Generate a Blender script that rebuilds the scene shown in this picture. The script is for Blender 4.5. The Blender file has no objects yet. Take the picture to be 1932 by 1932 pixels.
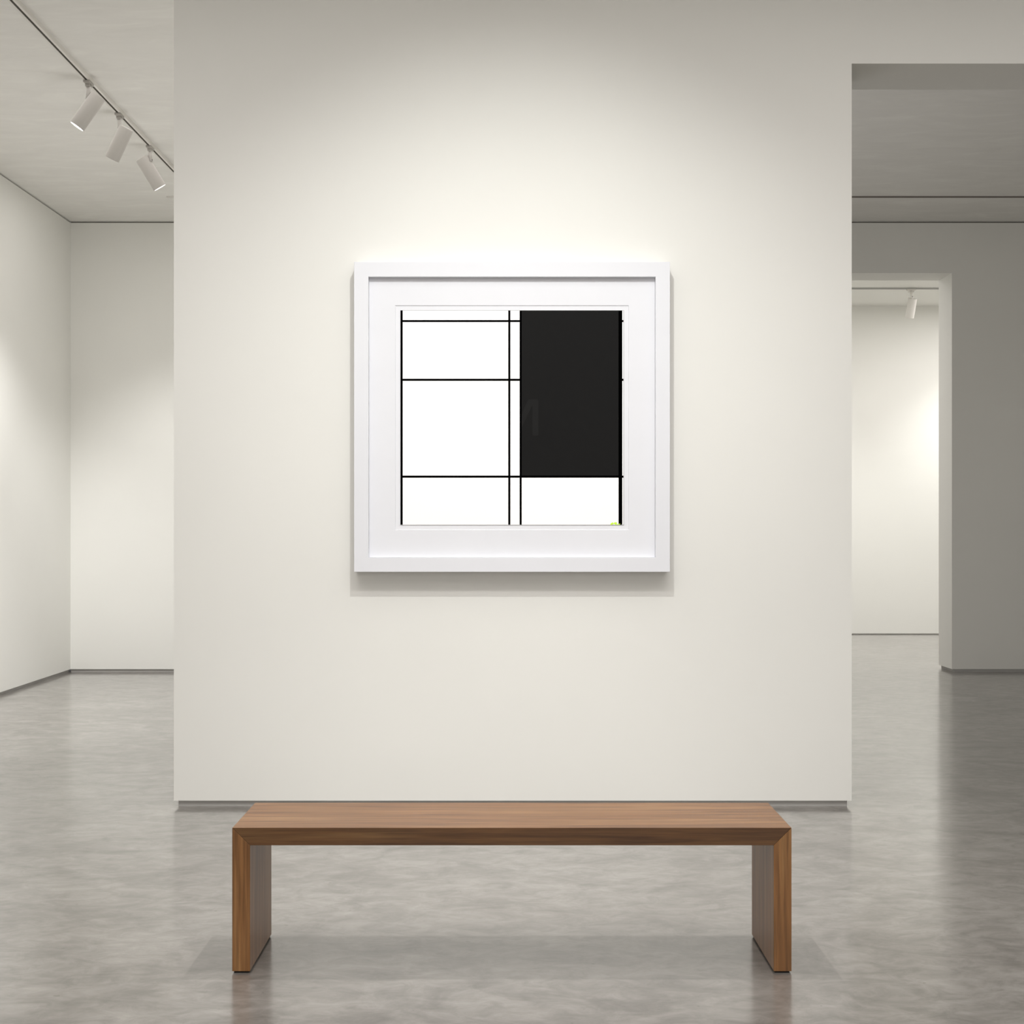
import bpy, bmesh, math
from mathutils import Vector, Matrix

scene = bpy.context.scene
col = scene.collection

# ------------------------------------------------------------------ camera
F = 2750.0                  # focal length in pixels of the 1932 px frame
EYE = 1.45
PX, PY = 960.0, 990.0       # principal point
cam_d = bpy.data.cameras.new('camera')
cam_d.sensor_width = 36.0
cam_d.lens = F / 1932.0 * 36.0
cam_d.shift_x = (966.0 - PX) / 1932.0
cam_d.shift_y = (PY - 966.0) / 1932.0
cam_d.clip_end = 200
cam = bpy.data.objects.new('camera', cam_d)
cam.location = (0, 0, EYE)
cam.rotation_euler = (math.radians(90), 0, 0)
col.objects.link(cam)
scene.camera = cam

def wx(px, d): return (px - PX) * d / F
def wz(py, d): return EYE + (PY - py) * d / F

# ------------------------------------------------------------------ helpers
def link(name, bm, mats, parent=None):
    me = bpy.data.meshes.new(name)
    bmesh.ops.recalc_face_normals(bm, faces=bm.faces)
    bm.to_mesh(me); bm.free()
    for m in (mats if isinstance(mats, (list, tuple)) else [mats]):
        me.materials.append(m)
    o = bpy.data.objects.new(name, me)
    col.objects.link(o)
    if parent: o.parent = parent
    return o

def box(bm, x0, x1, y0, y1, z0, z1, mi=0):
    vs = [bm.verts.new(p) for p in ((x0,y0,z0),(x1,y0,z0),(x1,y1,z0),(x0,y1,z0),
                                    (x0,y0,z1),(x1,y0,z1),(x1,y1,z1),(x0,y1,z1))]
    fs = []
    for f in ((0,1,2,3),(4,5,6,7),(0,1,5,4),(1,2,6,5),(2,3,7,6),(3,0,4,7)):
        fa = bm.faces.new([vs[i] for i in f]); fa.material_index = mi; fs.append(fa)
    return vs, fs

def prism_xz(bm, pts, y0, y1):
    """extrude an x,z polygon from y0 to y1"""
    a = [bm.verts.new((x, y0, z)) for x, z in pts]
    b = [bm.verts.new((x, y1, z)) for x, z in pts]
    n = len(pts)
    bm.faces.new(a); bm.faces.new(b[::-1])
    for i in range(n):
        bm.faces.new((a[i], a[(i+1) % n], b[(i+1) % n], b[i]))

def lathe(bm, prof, axis_from, axis_to, seg=40, mi=0, smooth=True):
    """prof: list of (t metres along the axis, radius)"""
    A, B = Vector(axis_from), Vector(axis_to)
    d = (B - A).normalized()
    u = d.orthogonal().normalized(); v = d.cross(u)
    rings = []
    for t, r in prof:
        c = A + d * t
        if r <= 1e-6:
            rings.append([bm.verts.new(c)])
        else:
            rings.append([bm.verts.new(c + (u * math.cos(2*math.pi*k/seg) + v * math.sin(2*math.pi*k/seg)) * r) for k in range(seg)])
    for a, b in zip(rings, rings[1:]):
        for k in range(seg):
            k2 = (k + 1) % seg
            if len(a) == 1 and len(b) == 1: continue
            if len(a) == 1: f = bm.faces.new((a[0], b[k], b[k2]))
            elif len(b) == 1: f = bm.faces.new((a[k], b[0], a[k2]))
            else: f = bm.faces.new((a[k], b[k], b[k2], a[k2]))
            f.smooth = smooth; f.material_index = mi

def bevel(bm, w, seg=2):
    bmesh.ops.remove_doubles(bm, verts=bm.verts, dist=1e-6)
    bmesh.ops.recalc_face_normals(bm, faces=bm.faces)
    es = [e for e in bm.edges if len(e.link_faces) == 2 and e.calc_face_angle(0) > 0.5]
    bmesh.ops.bevel(bm, geom=es, offset=w, segments=seg, affect='EDGES', profile=0.5)

def thing(name, label, cat, loc=(0, 0, 0), group=None):
    o = bpy.data.objects.new(name, None)
    o.location = loc
    o.empty_display_size = 0.1
    col.objects.link(o)
    o['label'] = label; o['category'] = cat
    if group: o['group'] = group
    return o

def struct(name, bm, mats, label=None):
    o = link(name, bm, mats)
    o['kind'] = 'structure'
    if label: o['label'] = label
    return o

# ------------------------------------------------------------------ materials
def new_mat(name):
    m = bpy.data.materials.new(name); m.use_nodes = True
    nt = m.node_tree
    return m, nt, nt.nodes['Principled BSDF']

def N(nt, t, **kw):
    n = nt.nodes.new(t)
    for k, v in kw.items():
        if k in n.inputs.keys(): n.inputs[k].default_value = v
        else: setattr(n, k, v)
    return n

def noise(nt, vec_scale, scale, detail=4, rough=0.55, dist=0.0, rot=(0,0,0)):
    tc = nt.nodes.new('ShaderNodeTexCoord')
    mp = nt.nodes.new('ShaderNodeMapping')
    mp.inputs['Scale'].default_value = vec_scale
    mp.inputs['Rotation'].default_value = rot
    nt.links.new(tc.outputs['Object'], mp.inputs['Vector'])
    n = nt.nodes.new('ShaderNodeTexNoise')
    n.inputs['Scale'].default_value = scale
    n.inputs['Detail'].default_value = detail
    n.inputs['Roughness'].default_value = rough
    n.inputs['Distortion'].default_value = dist
    nt.links.new(mp.outputs['Vector'], n.inputs['Vector'])
    return n

def ramp(nt, src, stops):
    r = nt.nodes.new('ShaderNodeValToRGB')
    cr = r.color_ramp
    while len(cr.elements) < len(stops): cr.elements.new(0.5)
    for e, (p, c) in zip(cr.elements, stops):
        e.position = p; e.color = (*c, 1) if len(c) == 3 else c
    nt.links.new(src, r.inputs['Fac'])
    return r

def mix(nt, a, b, fac, blend='MIX'):
    m = nt.nodes.new('ShaderNodeMix'); m.data_type = 'RGBA'; m.blend_type = blend
    m.inputs['Factor'].default_value = fac if isinstance(fac, (int, float)) else 0.5
    if not isinstance(fac, (int, float)): nt.links.new(fac, m.inputs['Factor'])
    for s, i in ((a, 'A'), (b, 'B')):
        sock = [x for x in m.inputs if x.name == i and x.type == 'RGBA'][0]
        if isinstance(s, tuple): sock.default_value = (*s, 1)
        else: nt.links.new(s, sock)
    return [x for x in m.outputs if x.type == 'RGBA'][0]

def plain(name, c, rough=0.6, spec=0.3, metal=0.0, vary=0.015):
    m, nt, b = new_mat(name)
    n = noise(nt, (1, 1, 1), 6.0, 3)
    lo = tuple(max(0, x * (1 - vary)) for x in c); hi = tuple(min(1, x * (1 + vary)) for x in c)
    r = ramp(nt, n.outputs['Fac'], [(0.3, lo), (0.7, hi)])
    nt.links.new(r.outputs['Color'], b.inputs['Base Color'])
    b.inputs['Roughness'].default_value = rough
    b.inputs['Specular IOR Level'].default_value = spec
    b.inputs['Metallic'].default_value = metal
    return m

def wall_mat(name, c):
    m, nt, b = new_mat(name)
    n = noise(nt, (1, 1, 1), 0.9, 3)
    lo = tuple(x * 0.985 for x in c); hi = tuple(x * 1.01 for x in c)
    r = ramp(nt, n.outputs['Fac'], [(0.3, lo), (0.7, hi)])
    nt.links.new(r.outputs['Color'], b.inputs['Base Color'])
    b.inputs['Roughness'].default_value = 0.85
    b.inputs['Specular IOR Level'].default_value = 0.15
    f = noise(nt, (1, 1, 1), 220.0, 2)
    bp = N(nt, 'ShaderNodeBump', Strength=0.06, Distance=0.002)
    nt.links.new(f.outputs['Fac'], bp.inputs['Height'])
    nt.links.new(bp.outputs['Normal'], b.inputs['Normal'])
    return m

def ceiling_mat():
    m, nt, b = new_mat('ceiling_plaster')
    n1 = noise(nt, (1.0, 2.4, 1), 2.2, 5, 0.6, 0.8, (0, 0, 0.12))
    r = ramp(nt, n1.outputs['Fac'], [(0.30, (0.75, 0.74, 0.705)), (0.55, (0.785, 0.775, 0.74)), (0.74, (0.83, 0.825, 0.785))])
    nt.links.new(r.outputs['Color'], b.inputs['Base Color'])
    b.inputs['Roughness'].default_value = 0.6
    b.inputs['Specular IOR Level'].default_value = 0.25
    bp = N(nt, 'ShaderNodeBump', Strength=0.05, Distance=0.02)
    nt.links.new(n1.outputs['Fac'], bp.inputs['Height'])
    nt.links.new(bp.outputs['Normal'], b.inputs['Normal'])
    return m

def concrete_mat():
    m, nt, b = new_mat('polished_concrete')
    big = noise(nt, (1, 1, 1), 0.75, 5, 0.6, 0.6)
    med = noise(nt, (1.0, 1.5, 1), 2.6, 7, 0.64, 1.1)
    fine = noise(nt, (1, 1.4, 1), 8.0, 7, 0.7, 0.9)
    r1 = ramp(nt, big.outputs['Fac'], [(0.32, (0.190, 0.176, 0.162)), (0.68, (0.248, 0.236, 0.221))])
    r2 = ramp(nt, med.outputs['Fac'], [(0.30, (0.52, 0.50, 0.48)), (0.5, (0.97, 0.97, 0.96)), (0.72, (1.32, 1.32, 1.32))])
    c = mix(nt, r1.outputs['Color'], r2.outputs['Color'], 0.85, 'MULTIPLY')
    r3 = ramp(nt, fine.outputs['Fac'], [(0.33, (0.62, 0.61, 0.60)), (0.66, (1.26, 1.26, 1.26))])
    c = mix(nt, c, r3.outputs['Color'], 0.8, 'MULTIPLY')
    # small dark pits
    pit = noise(nt, (1, 1, 1), 24.0, 2, 0.5)
    rp = ramp(nt, pit.outputs['Fac'], [(0.235, (0.55, 0.53, 0.5)), (0.27, (1, 1, 1))])
    c = mix(nt, c, rp.outputs['Color'], 0.7, 'MULTIPLY')
    nt.links.new(c, b.inputs['Base Color'])
    rr = ramp(nt, med.outputs['Fac'], [(0.3, (0.18,)*3), (0.7, (0.10,)*3)])
    b.inputs['Roughness'].default_value = 0.32
    # the sealed, polished top coat
    b.inputs['Coat Weight'].default_value = 0.9
    b.inputs['Coat IOR'].default_value = 1.62
    nt.links.new(rr.outputs['Color'], b.inputs['Coat Roughness'])
    b.inputs['Specular IOR Level'].default_value = 0.35
    bm_ = noise(nt, (1, 1.2, 1), 3.0, 2, 0.5, 0.3)
    bp = N(nt, 'ShaderNodeBump', Strength=0.06, Distance=0.008)
    nt.links.new(bm_.outputs['Fac'], bp.inputs['Height'])
    nt.links.new(bp.outputs['Normal'], b.inputs['Normal'])
    nt.links.new(bp.outputs['Normal'], b.inputs['Coat Normal'])
    return m

def wood_mat(name, axis, tint=1.0):
    """oiled walnut, the grain running along the given axis"""
    m, nt, b = new_mat(name)
    along, across = 0.55, 9.0
    sc = [across] * 3; sc['xyz'.index(axis)] = along
    n1 = noise(nt, tuple(sc), 2.2, 6, 0.6, 0.6)
    sc2 = [60.0] * 3; sc2['xyz'.index(axis)] = 1.6
    n2 = noise(nt, tuple(sc2), 2.0, 4, 0.6, 0.2)
    t = tint
    r1 = ramp(nt, n1.outputs['Fac'], [(0.28, (0.135*t, 0.056*t, 0.016*t)), (0.5, (0.245*t, 0.115*t, 0.040*t)), (0.74, (0.340*t, 0.184*t, 0.072*t))])
    r2 = ramp(nt, n2.outputs['Fac'], [(0.33, (0.50, 0.47, 0.44)), (0.62, (1.16, 1.16, 1.16))])
    c = mix(nt, r1.outputs['Color'], r2.outputs['Color'], 0.75, 'MULTIPLY')
    nt.links.new(c, b.inputs['Base Color'])
    b.inputs['Roughness'].default_value = 0.38
    b.inputs['Specular IOR Level'].default_value = 0.42
    bp = N(nt, 'ShaderNodeBump', Strength=0.06, Distance=0.003)
    nt.links.new(n2.outputs['Fac'], bp.inputs['Height'])
    nt.links.new(bp.outputs['Normal'], b.inputs['Normal'])
    return m

WALL = (0.80, 0.797, 0.760)
M_wall = wall_mat('wall_paint', WALL)
M_ceil = ceiling_mat()
M_floor = concrete_mat()
M_base = plain('plinth_grey', (0.46, 0.45, 0.43), 0.5)
M_white_metal = plain('white_metal', (0.445, 0.425, 0.395), 0.45, 0.4)
M_track = plain('track_white', (0.74, 0.72, 0.68), 0.45, 0.4)
M_slot = plain('track_slot', (0.05, 0.045, 0.032), 0.6, 0.2)
M_seam = plain('ceiling_seam_grey', (0.22, 0.20, 0.18), 0.6, 0.2)
M_screw = plain('dark_pivot', (0.04, 0.04, 0.035), 0.5)
M_frame = plain('frame_white', (0.755, 0.765, 0.80), 0.55, 0.3, vary=0.006)
M_mat = plain('mat_board', (0.775, 0.785, 0.82), 0.9, 0.1, vary=0.008)
M_paper = plain('print_white', (1.0, 1.0, 1.0), 0.95, 0.0, vary=0.0)
M_black = plain('print_black', (0.0006, 0.0006, 0.0006), 0.95, 0.0, vary=0.0)
M_char = plain('print_charcoal', (0.0150, 0.0150, 0.0150), 0.95, 0.0, vary=0.0)
M_faint = plain('print_faint_grey', (0.0195, 0.0195, 0.0195), 0.95, 0.0, vary=0.0)
M_green = plain('print_green', (0.52, 0.90, 0.05), 0.95, 0.0, vary=0.25)
M_edge = plain('print_edge_grey', (0.42, 0.42, 0.42), 0.9, 0.0)
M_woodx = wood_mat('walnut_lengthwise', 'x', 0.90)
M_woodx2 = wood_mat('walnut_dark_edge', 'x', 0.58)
M_woodz = wood_mat('walnut_upright', 'z', 1.12)
M_gap = plain('shadow_gap_grey', (0.25, 0.24, 0.22), 0.8)
M_pad = plain('bench_foot_dark', (0.012, 0.010, 0.008), 0.7)

def glow(name, strength):
    m, nt, b = new_mat(name)
    n = noise(nt, (1, 1, 1), 90.0, 2)
    r = ramp(nt, n.outputs['Fac'], [(0.4, (0.72, 0.72, 0.66)), (0.6, (1, 1, 0.96))])
    nt.links.new(r.outputs['Color'], b.inputs['Emission Color'])
    b.inputs['Emission Strength'].default_value = strength
    b.inputs['Base Color'].default_value = (0.8, 0.8, 0.78, 1)
    return m
M_lens = glow('lamp_lens_lit', 2.2)
M_lens_dim = glow('lamp_lens_dim', 0.08)

# ------------------------------------------------------------------ setting
CEIL = 4.435
D1, D1B = 7.5, 7.95         # front wall, near and far face
D2, D2B = 14.35, 14.79      # back wall with the doorway
D3 = 19.26                  # far room's wall
CEIL3 = 4.336
XL, XR = -4.315, 6.4        # side walls
X1, X2 = wx(328, D1), wx(1607, D1)
HEAD = wz(120, D1)          # underside of the header on the right
GAP = 0.030                 # shadow gap under every wall
YB = -4.0
TG = 0.013                  # shadow gap at the top of the walls

bm = bmesh.new(); box(bm, XL - 0.5, 9.0, YB - 0.5, D3 + 0.6, -0.12, 0.0); struct('floor', bm, M_floor)
bm = bmesh.new(); box(bm, XL - 0.3, XR + 0.3, YB - 0.3, D2 + 0.05, CEIL, CEIL + 0.15); struct('ceiling', bm, M_ceil)
bm = bmesh.new(); box(bm, 0.4, 9.0, D2B - 0.05, D3 + 0.3, CEIL3, CEIL3 + 0.10); struct('ceiling_far', bm, M_wall)

bm = bmesh.new()
prism_xz(bm, [(X1, GAP), (X2, GAP), (X2, HEAD), (XR, HEAD), (XR, CEIL), (X1, CEIL)], D1, D1B)
struct('wall_front', bm, M_wall)
bm = bmesh.new(); box(bm, X1 + 0.02, X2 - 0.02, D1 + 0.018, D1B - 0.018, 0.0, GAP); struct('baseboard_front', bm, M_base)

DX0, DX1, DZ = 1.7, wx(1796, D2), wz(515, D2)
bm = bmesh.new()
prism_xz(bm, [(XL, 0.028), (DX0, 0.028), (DX0, DZ), (DX1, DZ), (DX1, 0.028), (XR, 0.028), (XR, CEIL - TG), (XL, CEIL - TG)], D2, D2B)
struct('wall_back', bm, M_wall)
bm = bmesh.new()
box(bm, XL, DX0 - 0.02, D2 + 0.018, D2B - 0.02, 0.0, 0.028)
box(bm, DX1 + 0.02, XR, D2 + 0.018, D2B - 0.02, 0.0, 0.028)
struct('baseboard_back', bm, M_base)

bm = bmesh.new(); box(bm, XL - 0.25, XL, YB, D2B, 0.028, CEIL - TG); struct('wall_left', bm, M_wall)
bm = bmesh.new(); box(bm, XL - 0.2, XL - 0.018, YB, D2, CEIL - TG, CEIL); struct('trim_1', bm, M_gap)
bm = bmesh.new(); box(bm, XL, XR, D2 + 0.018, D2B - 0.02, CEIL - TG, CEIL); struct('trim_2', bm, M_gap)
bm = bmesh.new(); box(bm, XL - 0.2, XL - 0.018, YB, D2, 0.0, 0.028); struct('baseboard_left', bm, M_base)
bm = bmesh.new(); box(bm, XR, XR + 0.25, YB, D2B, 0.0, CEIL); struct('wall_right', bm, M_wall)
bm = bmesh.new(); box(bm, XL, XR, YB - 0.25, YB, 0.0, CEIL); struct('wall_rear', bm, M_wall)
bm = bmesh.new(); box(bm, -0.1, 0.15, D1B, D2, 0.0, CEIL); struct('wall_added_divider', bm, M_wall)  # unseen wall, added to keep the gallery's light out of the right hall
bm = bmesh.new(); box(bm, 0.6, 8.6, D3, D3 + 0.25, 0.012, CEIL3); struct('wall_far', bm, M_wall)
bm = bmesh.new(); box(bm, 0.6, 8.6, D3 + 0.01, D3 + 0.2, 0.0, 0.012); struct('baseboard_far', bm, M_base)
bm = bmesh.new(); box(bm, 0.4, 0.6, D2B, D3 + 0.25, 0.0, CEIL3); struct('wall_far_left', bm, M_wall)
bm = bmesh.new(); box(bm, 8.6, 8.8, D2B, D3 + 0.25, 0.0, CEIL3); struct('wall_far_right', bm, M_wall)
bm = bmesh.new(); box(bm, XR, 8.8, D2B - 0.25, D2B, 0.0, CEIL3); struct('wall_far_near', bm, M_wall)

# ------------------------------------------------------------------ bench
BY0 = 4.713
BX0, BX1 = wx(438, BY0), wx(1493.5, BY0)
BH = wz(1561.7, BY0)
BT = BH - wz(1595, BY0)
LT = 0.0578
BD = 0.425
bx = (BX0 + BX1) / 2
bench = thing('bench', 'long plain walnut bench with slab legs standing on concrete floor below the framed print', 'bench', (bx, BY0 + BD/2, 0))
hw = (BX1 - BX0) / 2
bm = bmesh.new()
prism_xz(bm, [(-hw, BH), (hw, BH), (hw - LT, BH - BT), (-hw + LT, BH - BT)], -BD/2, BD/2)
bevel(bm, 0.0012)
bm.normal_update()
bmesh.ops.recalc_face_normals(bm, faces=bm.faces)
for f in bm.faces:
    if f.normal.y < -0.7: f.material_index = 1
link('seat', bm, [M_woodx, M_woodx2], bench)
for s in (-1, 1):
    bm = bmesh.new()
    g = 0.0003
    pts = [(s*hw, BH - g), (s*(hw - LT), BH - BT - g), (s*(hw - LT), 0.006), (s*hw, 0.006)]
    prism_xz(bm, pts, -BD/2, BD/2)
    bevel(bm, 0.0012)
    lg = link('leg', bm, M_woodz, bench)
    bm = bmesh.new()
    xa, xb = sorted((s*(hw - 0.006), s*(hw - LT + 0.004)))
    box(bm, xa, xb, -BD/2 + 0.005, BD/2 - 0.005, 0.0, 0.006)
    f = link('foot_pad', bm, M_pad, lg); f['label'] = 'thin dark pad under the leg'

# ------------------------------------------------------------------ framed print
FT = 0.115                       # how far the frame stands off the wall
DF = D1 - FT
fx0, fx1, fz0, fz1 = wx(668, DF), wx(1264, DF), wz(1079, DF), wz(494, DF)
cx, cz = (fx0 + fx1) / 2, (fz0 + fz1) / 2
pic = thing('framed_print', 'white framed black and white grid print hanging on the front wall above the bench', 'picture', (cx, D1, cz))

def ring(bm, o, i, y0, y1, ich=0.0, och=0.0):
    """rectangular ring; o,i = (x0,x1,z0,z1) outer and inner; ich: inner edge slopes in by that much at y1"""
    def rect(r, y, g=0.0):
        x0, x1, z0, z1 = r
        return [bm.verts.new(p) for p in ((x0-g, y, z0-g), (x1+g, y, z0-g), (x1+g, y, z1+g), (x0-g, y, z1+g))]
    of, ob = rect(o, y0, -och), rect(o, y1)
    inf, inb = rect(i, y0, ich), rect(i, y1)
    for k in range(4):
        k2 = (k + 1) % 4
        bm.faces.new((of[k], of[k2], inf[k2], inf[k]))
        bm.faces.new((ob[k], ob[k2], inb[k2], inb[k]))
        bm.faces.new((of[k], of[k2], ob[k2], ob[k]))
        bm.faces.new((inf[k], inf[k2], inb[k2], inb[k]))

def L(r, d):                     # pixel rectangle (x0,x1,ytop,ybottom) on the plane at depth d, relative to the print's origin
    return (wx(r[0], d) - cx, wx(r[1], d) - cx, wz(r[3], d) - cz, wz(r[2], d) - cz)

LIP = 0.036
fo = (fx0 - cx, fx1 - cx, fz0 - cz, fz1 - cz)
fi = L((695, 1237, 522, 1052), DF)
bm = bmesh.new()
ring(bm, fo, fi, -FT, -0.002)
bevel(bm, 0.0012)
link('frame', bm, M_frame, pic)
DM = DF + LIP
mi_ = L((746.5, 1185.5, 577, 999), DM)
mo = (fi[0] + 0.0005, fi[1] - 0.0005, fi[2] + 0.0005, fi[3] - 0.0005)
bm = bmesh.new()
ring(bm, mo, mi_, -FT + LIP, -FT + LIP + 0.004, ich=0.0022)
link('mat_board', bm, M_mat, pic)
bm = bmesh.new()
box(bm, mo[0], mo[1], -FT + LIP + 0.0042, -FT + LIP + 0.010, mo[2], mo[3])
link('backing_board', bm, M_mat, pic)

DA = DM + 0.0022
ya = -FT + LIP + 0.0022
bm = bmesh.new()
a = L((755.5, 1177.2, 585.4, 990.8), DA)
box(bm, a[0], a[1], ya, ya + 0.002, a[2], a[3], 0)
def art(x0, x1, y0, y1, mi, lay):
    r = L((x0, x1, y0, y1), DA)
    y = ya - 0.0002 * lay
    f = bm.faces.new([bm.verts.new(p) for p in ((r[0], y, r[2]), (r[1], y, r[2]), (r[1], y, r[3]), (r[0], y, r[3]))])
    f.material_index = mi
def poly(pts, mi, lay):
    y = ya - 0.0002 * lay
    f = bm.faces.new([bm.verts.new((wx(px, DA) - cx, y, wz(py, DA) - cz)) for px, py in pts])
    f.material_index = mi
TOP, BOT, RT = 585.4, 990.2, 1176.2
art(984.0, 1167.2, TOP, 898, 2, 1)
for y0, y1 in ((603.8, 607.7), (714.6, 718.6)):
    art(759, 981, y0, y1, 1, 1); art(1173, RT, y0, y1, 1, 1)
art(759, RT, 897.3, 901.3, 1, 2)
art(755.5, 759.8, TOP, BOT, 1, 3)
art(958.9, 962.9, TOP, BOT, 1, 3)
art(980.4, 984.3, TOP, BOT, 1, 3)
art(1167.0, 1174.0, TOP, BOT, 1, 3)
# thin grey edges of the sheet
art(755.5, 1177.2, 990.0, 990.8, 5, 4)
art(1176.2, 1177.2, TOP, 990.8, 5, 4)
art(759.8, 1176, 585.2, 585.9, 5, 4)
# faint letter printed in the dark block (right half of an M)
poly([(984.3, 783), (995.2, 755.5), (998, 753.4), (1004.6, 753.4), (1004.6, 763.5), (984.3, 807)], 3, 2)
poly([(1004.6, 753.4), (1013, 753.4), (1015, 754.3), (1015.8, 756.4), (1015.8, 819.5), (1014.8, 821.6), (1012.5, 822.3),
      (1007.5, 822.3), (1005.4, 821.4), (1004.6, 819.2)], 3, 2)
# green scribble cut by the lower edge
poly([(1151.2, 990), (1152, 988.2), (1154.5, 986), (1156, 985.6), (1157.4, 987.2), (1157, 989), (1154, 990)], 4, 5)
poly([(1157.2, 987.3), (1159.5, 985.8), (1161.5, 985.3), (1163.6, 985.6), (1164.3, 987.2), (1163, 988.4), (1164, 990), (1160.4, 990), (1160, 988.2), (1158, 988.6)], 4, 5)
poly([(1163.6, 989.2), (1166, 988.8), (1168, 988.4), (1170.3, 987.7), (1169.2, 989.3), (1168.3, 990), (1163.6, 990)], 4, 6)
bmesh.ops.recalc_face_normals(bm, faces=bm.faces)
link('print_sheet', bm, [M_paper, M_black, M_char, M_faint, M_green, M_edge], pic)

# ------------------------------------------------------------------ lighting tracks
TX = -2.806
def track(name_loc, label, p0, p1, axis, z_top, w, h, slot, mat, slotmat, group=None):
    """p0,p1: extent along the axis; name_loc: coordinate on the other axis"""
    t = thing('lighting_track', label, 'track', (0, 0, z_top), group)
    def bar(bm, a0, a1, z0, z1):
        if axis == 'y': box(bm, name_loc + a0, name_loc + a1, p0, p1, z0, z1)
        else: box(bm, p0, p1, name_loc + a0, name_loc + a1, z0, z1)
    bm = bmesh.new()
    bar(bm, -w/2, -slot/2, -h, 0); bar(bm, slot/2, w/2, -h, 0); bar(bm, -slot/2, slot/2, -h*0.35, 0)
    link('rail_housing', bm, mat, t)
    if slotmat:
        bm = bmesh.new()
        bar(bm, -slot/2 + 0.0005, slot/2 - 0.0005, -h*0.92, -h*0.36)
        s = link('rail_slot', bm, slotmat, t); s['label'] = 'dark slot along the underside'
    return t
TZ = CEIL - 0.030
track(TX, 'long white ceiling track with dark slot carrying three spotlights on the left', 3.0, 13.1, 'y', CEIL, 0.046, 0.030, 0.0165, M_track, M_slot)
track(13.25, 'thin dark track across the shaded ceiling in front of the right doorway', 0.15, XR, 'x', CEIL, 0.013, 0.012, 0.006, M_seam, M_slot)
track(13.25, 'short thin pale track end beside the front wall on the left ceiling', -3.11, -0.1, 'x', CEIL, 0.022, 0.014, 0.008, M_track, None)
FY = 17.75
track(FY, 'thin grey ceiling track in the bright far room seen through the doorway', 0.6, 8.6, 'x', CEIL3, 0.018, 0.020, 0.006, plain('track_grey', (0.42, 0.42, 0.40), 0.5), M_slot)

# ------------------------------------------------------------------ spotlights
R = 0.0525
LEN = 0.245
def spotlight(label, mount, top, bottom, along, lens_mat, arm_end, group=None, pivot=False):
    """mount: point on the track underside; top / bottom: ends of the cylinder axis"""
    m = Vector(mount)
    t = thing('spotlight', label, 'spotlight', m, group)
    T, B, A = Vector(top) - m, Vector(bottom) - m, Vector(arm_end) - m
    # adapter sitting in the slot
    bm = bmesh.new()
    lx, ly = (0.021, 0.055) if along == 'y' else (0.055, 0.018)
    box(bm, -lx, lx, -ly, ly, -0.016, 0.0)
    box(bm, -lx*0.7, lx*0.7, -ly*0.55, ly*0.55, -0.036, -0.014)
    bevel(bm, 0.003)
    link('adapter', bm, M_white_metal, t)
    # arm: tapered post, then a flat tongue to the cylinder
    bm = bmesh.new()
    lathe(bm, [(0, 0), (0, 0.019), ((A.length) * 0.5, 0.0150), (A.length, 0.0180), (A.length, 0)], (0, 0, -0.012), Vector((A.x, A.y, A.z - 0.012)), 24)
    d = (B - T).normalized()
    P = T + d * 0.055
    lathe(bm, [(-0.016, 0), (-0.012, 0.0125), (0.004, 0.018), ((P - A).length, 0.021), ((P - A).length, 0)], A, P, 24)
    link('arm', bm, M_white_metal, t)
    if pivot is not None:
        bm = bmesh.new()
        side = Vector((-1, -0.3, 0)).normalized() if not pivot else pivot
        lathe(bm, [(0, 0), (0, 0.005), (0.008, 0.005), (0.008, 0)], A + side * 0.010, A + side * 0.03, 16)
        link('pivot_screw', bm, M_screw, t)
    bm = bmesh.new()
    n = (B - T).length
    lathe(bm, [(0, 0), (0, R - 0.005), (0.0015, R - 0.0015), (0.005, R), (n - 0.002, R), (n, R - 0.001), (n, R - 0.004), (n - 0.012, R - 0.006)], T, B, 56)
    h = link('lamp_housing', bm, M_white_metal, t)
    bm = bmesh.new()
    lathe(bm, [(0, 0), (0, R - 0.007), (0.006, R - 0.0048), (0.0105, R - 0.0046), (0.0105, 0)], T + d * (n - 0.010), B + d * 0.02, 48)
    l = link('lens', bm, lens_mat, h); l['label'] = 'round glass lens at the open end'
    return t

def P(px, py, d): return (wx(px, d), d, wz(py, d))
def lamp(label, d, top, bot, arm, dy, lens_mat, **k):
    T, B = Vector(P(*top, d)), Vector(P(*bot, d))
    B.y += dy
    c = (T + B) / 2; off = d - c.y
    return spotlight(label, (TX, d, TZ), T, B, 'y', lens_mat, P(*arm, d), 'spotlights on the left ceiling track', **k)
lamp('white cylinder spotlight tilted down left, bright lens, nearest along the left ceiling track', 9.73, (186, 181), (146, 239.5), (166, 191), -0.012, M_lens)
lamp('white cylinder spotlight tilted down left, no lit lens showing, middle of the left ceiling track', 10.50, (239, 241), (208.5, 297.5), (226.5, 251), 0.04, M_lens_dim, pivot=None)
lamp('white cylinder spotlight tilted down right, last on the left ceiling track beside the front wall', 11.40, (267.5, 298), (298, 350.5), (283.5, 302), 0.065, M_lens, pivot=Vector((1, -0.3, 0)).normalized())
zf = CEIL3 - 0.020
M_white_metal = plain('pale_metal', (0.74, 0.72, 0.68), 0.45, 0.3)
fxm = wx(1719, FY)
spotlight('small white spotlight hanging from the far room track seen through the doorway', (fxm, FY, zf),
          (wx(1722, FY), FY + 0.0, wz(563, FY)), (wx(1719, FY), FY + 0.07, wz(598, FY)), 'x', M_lens_dim,
          (wx(1720, FY), FY - 0.01, wz(560, FY)), pivot=Vector((0.1, -1, 0)).normalized())

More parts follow.
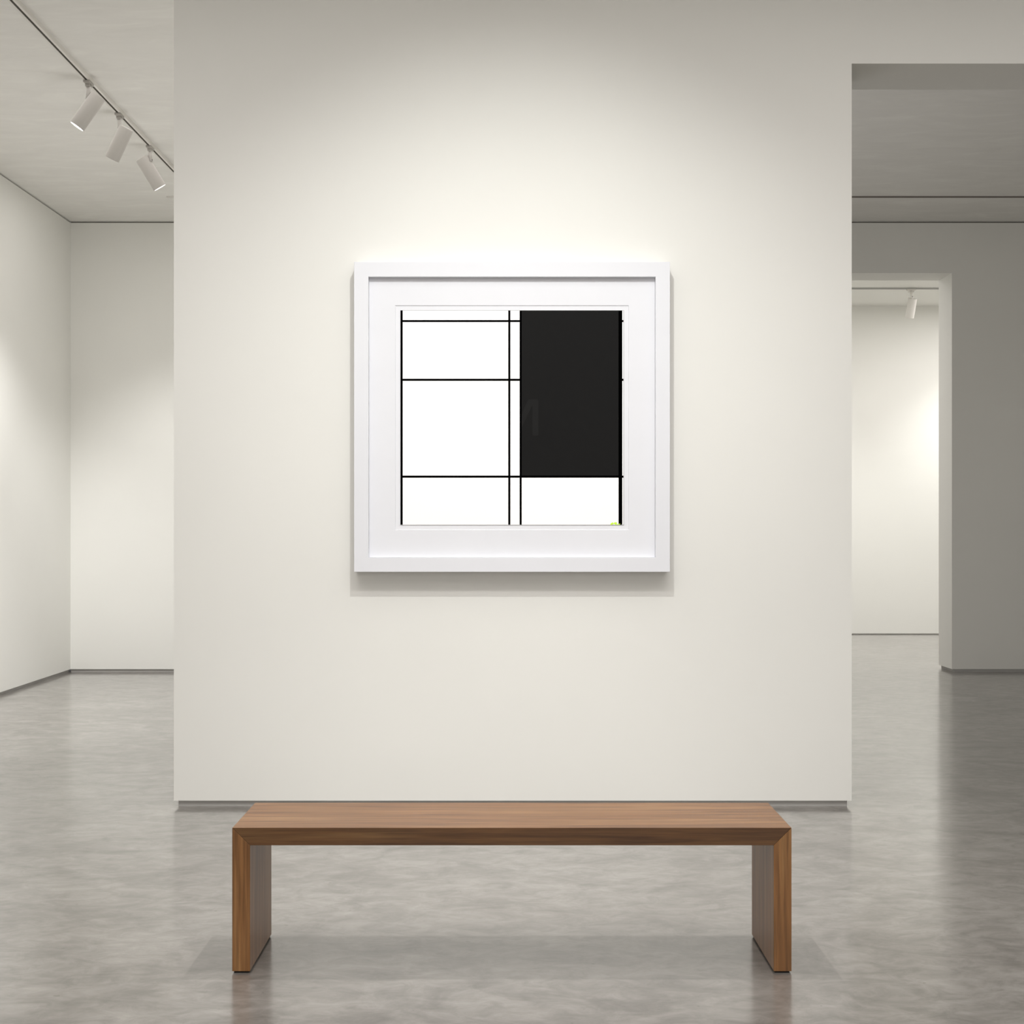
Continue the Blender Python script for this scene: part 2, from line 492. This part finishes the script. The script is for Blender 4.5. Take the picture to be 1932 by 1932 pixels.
# ------------------------------------------------------------------ lamps and added fill
def light(name, kind, loc, aim, power, color=(1, 1, 1), **k):
    d = bpy.data.lights.new(name, kind)
    d.energy = power; d.color = color
    for a_, v in k.items(): setattr(d, a_, v)
    o = bpy.data.objects.new(name, d)
    o.location = loc
    o.rotation_euler = (Vector(aim) - Vector(loc)).to_track_quat('-Z', 'Y').to_euler()
    col.objects.link(o)
    return o
WARM = (0.99, 1.0, 0.965)
NEUT = (1.0, 0.965, 0.95)
R_ = math.radians
# picture light over the print
light('picture_light', 'SPOT', (cx, D1 - 2.86, 4.38), (cx, D1, 1.637), 218, WARM, spot_size=1.357, spot_blend=1.0, shadow_soft_size=0.014)
# downlight over the bench
light('bench_light', 'SPOT', (bx, BY0 + BD - 0.02, 3.3), (bx, BY0 + BD - 0.02, 0), 190, NEUT, spot_size=R_(104), spot_blend=0.9, shadow_soft_size=0.015)
# added out-of-view fill for the front room's ambient level
light('front_room_fill', 'AREA', (0.5, 3.2, CEIL - 0.05), (0.5, 3.2, 0), 195, NEUT, shape='RECTANGLE', size=7.5, size_y=6.0)
light('rear_fill', 'AREA', (1.0, YB + 0.3, 2.6), (1.0, D1, 2.4), 124, NEUT, shape='RECTANGLE', size=6.0, size_y=3.0)  # unseen panel added behind the camera to lift the front wall evenly
light('low_wall_fill', 'AREA', (cx, 3.9, CEIL - 0.06), (cx, D1, 0.0), 16, NEUT, shape='RECTANGLE', size=3.2, size_y=0.4, spread=R_(80))  # soft fill added out of view to brighten the lower front wall
# left gallery
light('gallery_fill', 'AREA', (-2.4, 10.8, CEIL - 0.06), (-2.4, 10.8, 0), 40, NEUT, shape='RECTANGLE', size=3.0, size_y=5.0)  # added ambient fill for the gallery, besides its track spots
light('gallery_spot', 'SPOT', (-2.9, 9.73, 4.08), (XL, 10.6, 0.3), 440, (1.0, 0.985, 0.985), spot_size=R_(68), spot_blend=0.8, shadow_soft_size=0.05)
light('gallery_spot', 'SPOT', (-2.9, 10.5, 4.1), (XL, 12.8, 0.3), 440, (1.0, 0.985, 0.985), spot_size=R_(68), spot_blend=0.8, shadow_soft_size=0.05)
light('gallery_spot', 'SPOT', (-2.65, 11.5, 4.08), (-2.9, D2, 0.5), 200, (1.0, 0.985, 0.985), spot_size=R_(70), spot_blend=0.8, shadow_soft_size=0.05)
# far room
light('gallery_fill_up', 'AREA', (-1.1, 10.2, 0.5), (-2.2, 10.8, CEIL), 37, NEUT, shape='RECTANGLE', size=2.0, size_y=2.6)  # added fill hidden behind the front wall, brightens the gallery ceiling
light('hall_fill_up', 'AREA', (1.1, 9.6, 0.9), (3.2, 13.0, CEIL - 0.4), 33, NEUT, shape='RECTANGLE', size=1.4, size_y=1.4)  # added fill hidden behind the front wall, lifts the hall's ceiling and wall
light('far_room_fill', 'AREA', (6.4, 16.8, CEIL3 - 0.05), (6.4, 16.8, 0), 100, NEUT, shape='RECTANGLE', size=2.0, size_y=3.0)  # added ambient fill, kept out of view beside the doorway
light('far_room_fill', 'AREA', (2.3, 16.8, CEIL3 - 0.05), (2.3, 16.8, 0), 80, NEUT, shape='RECTANGLE', size=2.0, size_y=3.0)  # second added fill, brightens the door jamb
for x in (2.9, 6.5):
    light('far_room_spot', 'SPOT', (x, FY, 4.05), (x, D3, 1.1), 125, WARM, spot_size=R_(96), spot_blend=0.8, shadow_soft_size=0.05)

# ------------------------------------------------------------------ world and colour
w = bpy.data.worlds.new('world'); scene.world = w
w.use_nodes = True
w.node_tree.nodes['Background'].inputs['Color'].default_value = (1, 0.98, 0.95, 1)
w.node_tree.nodes['Background'].inputs['Strength'].default_value = 0.3
scene.view_settings.view_transform = 'Standard'
scene.view_settings.look = 'None'
scene.view_settings.exposure = 0.0
scene.view_settings.gamma = 1.0
scene.cycles.use_denoising = True
scene.cycles.max_bounces = 8
scene.cycles.diffuse_bounces = 5
scene.cycles.sample_clamp_indirect = 6.0
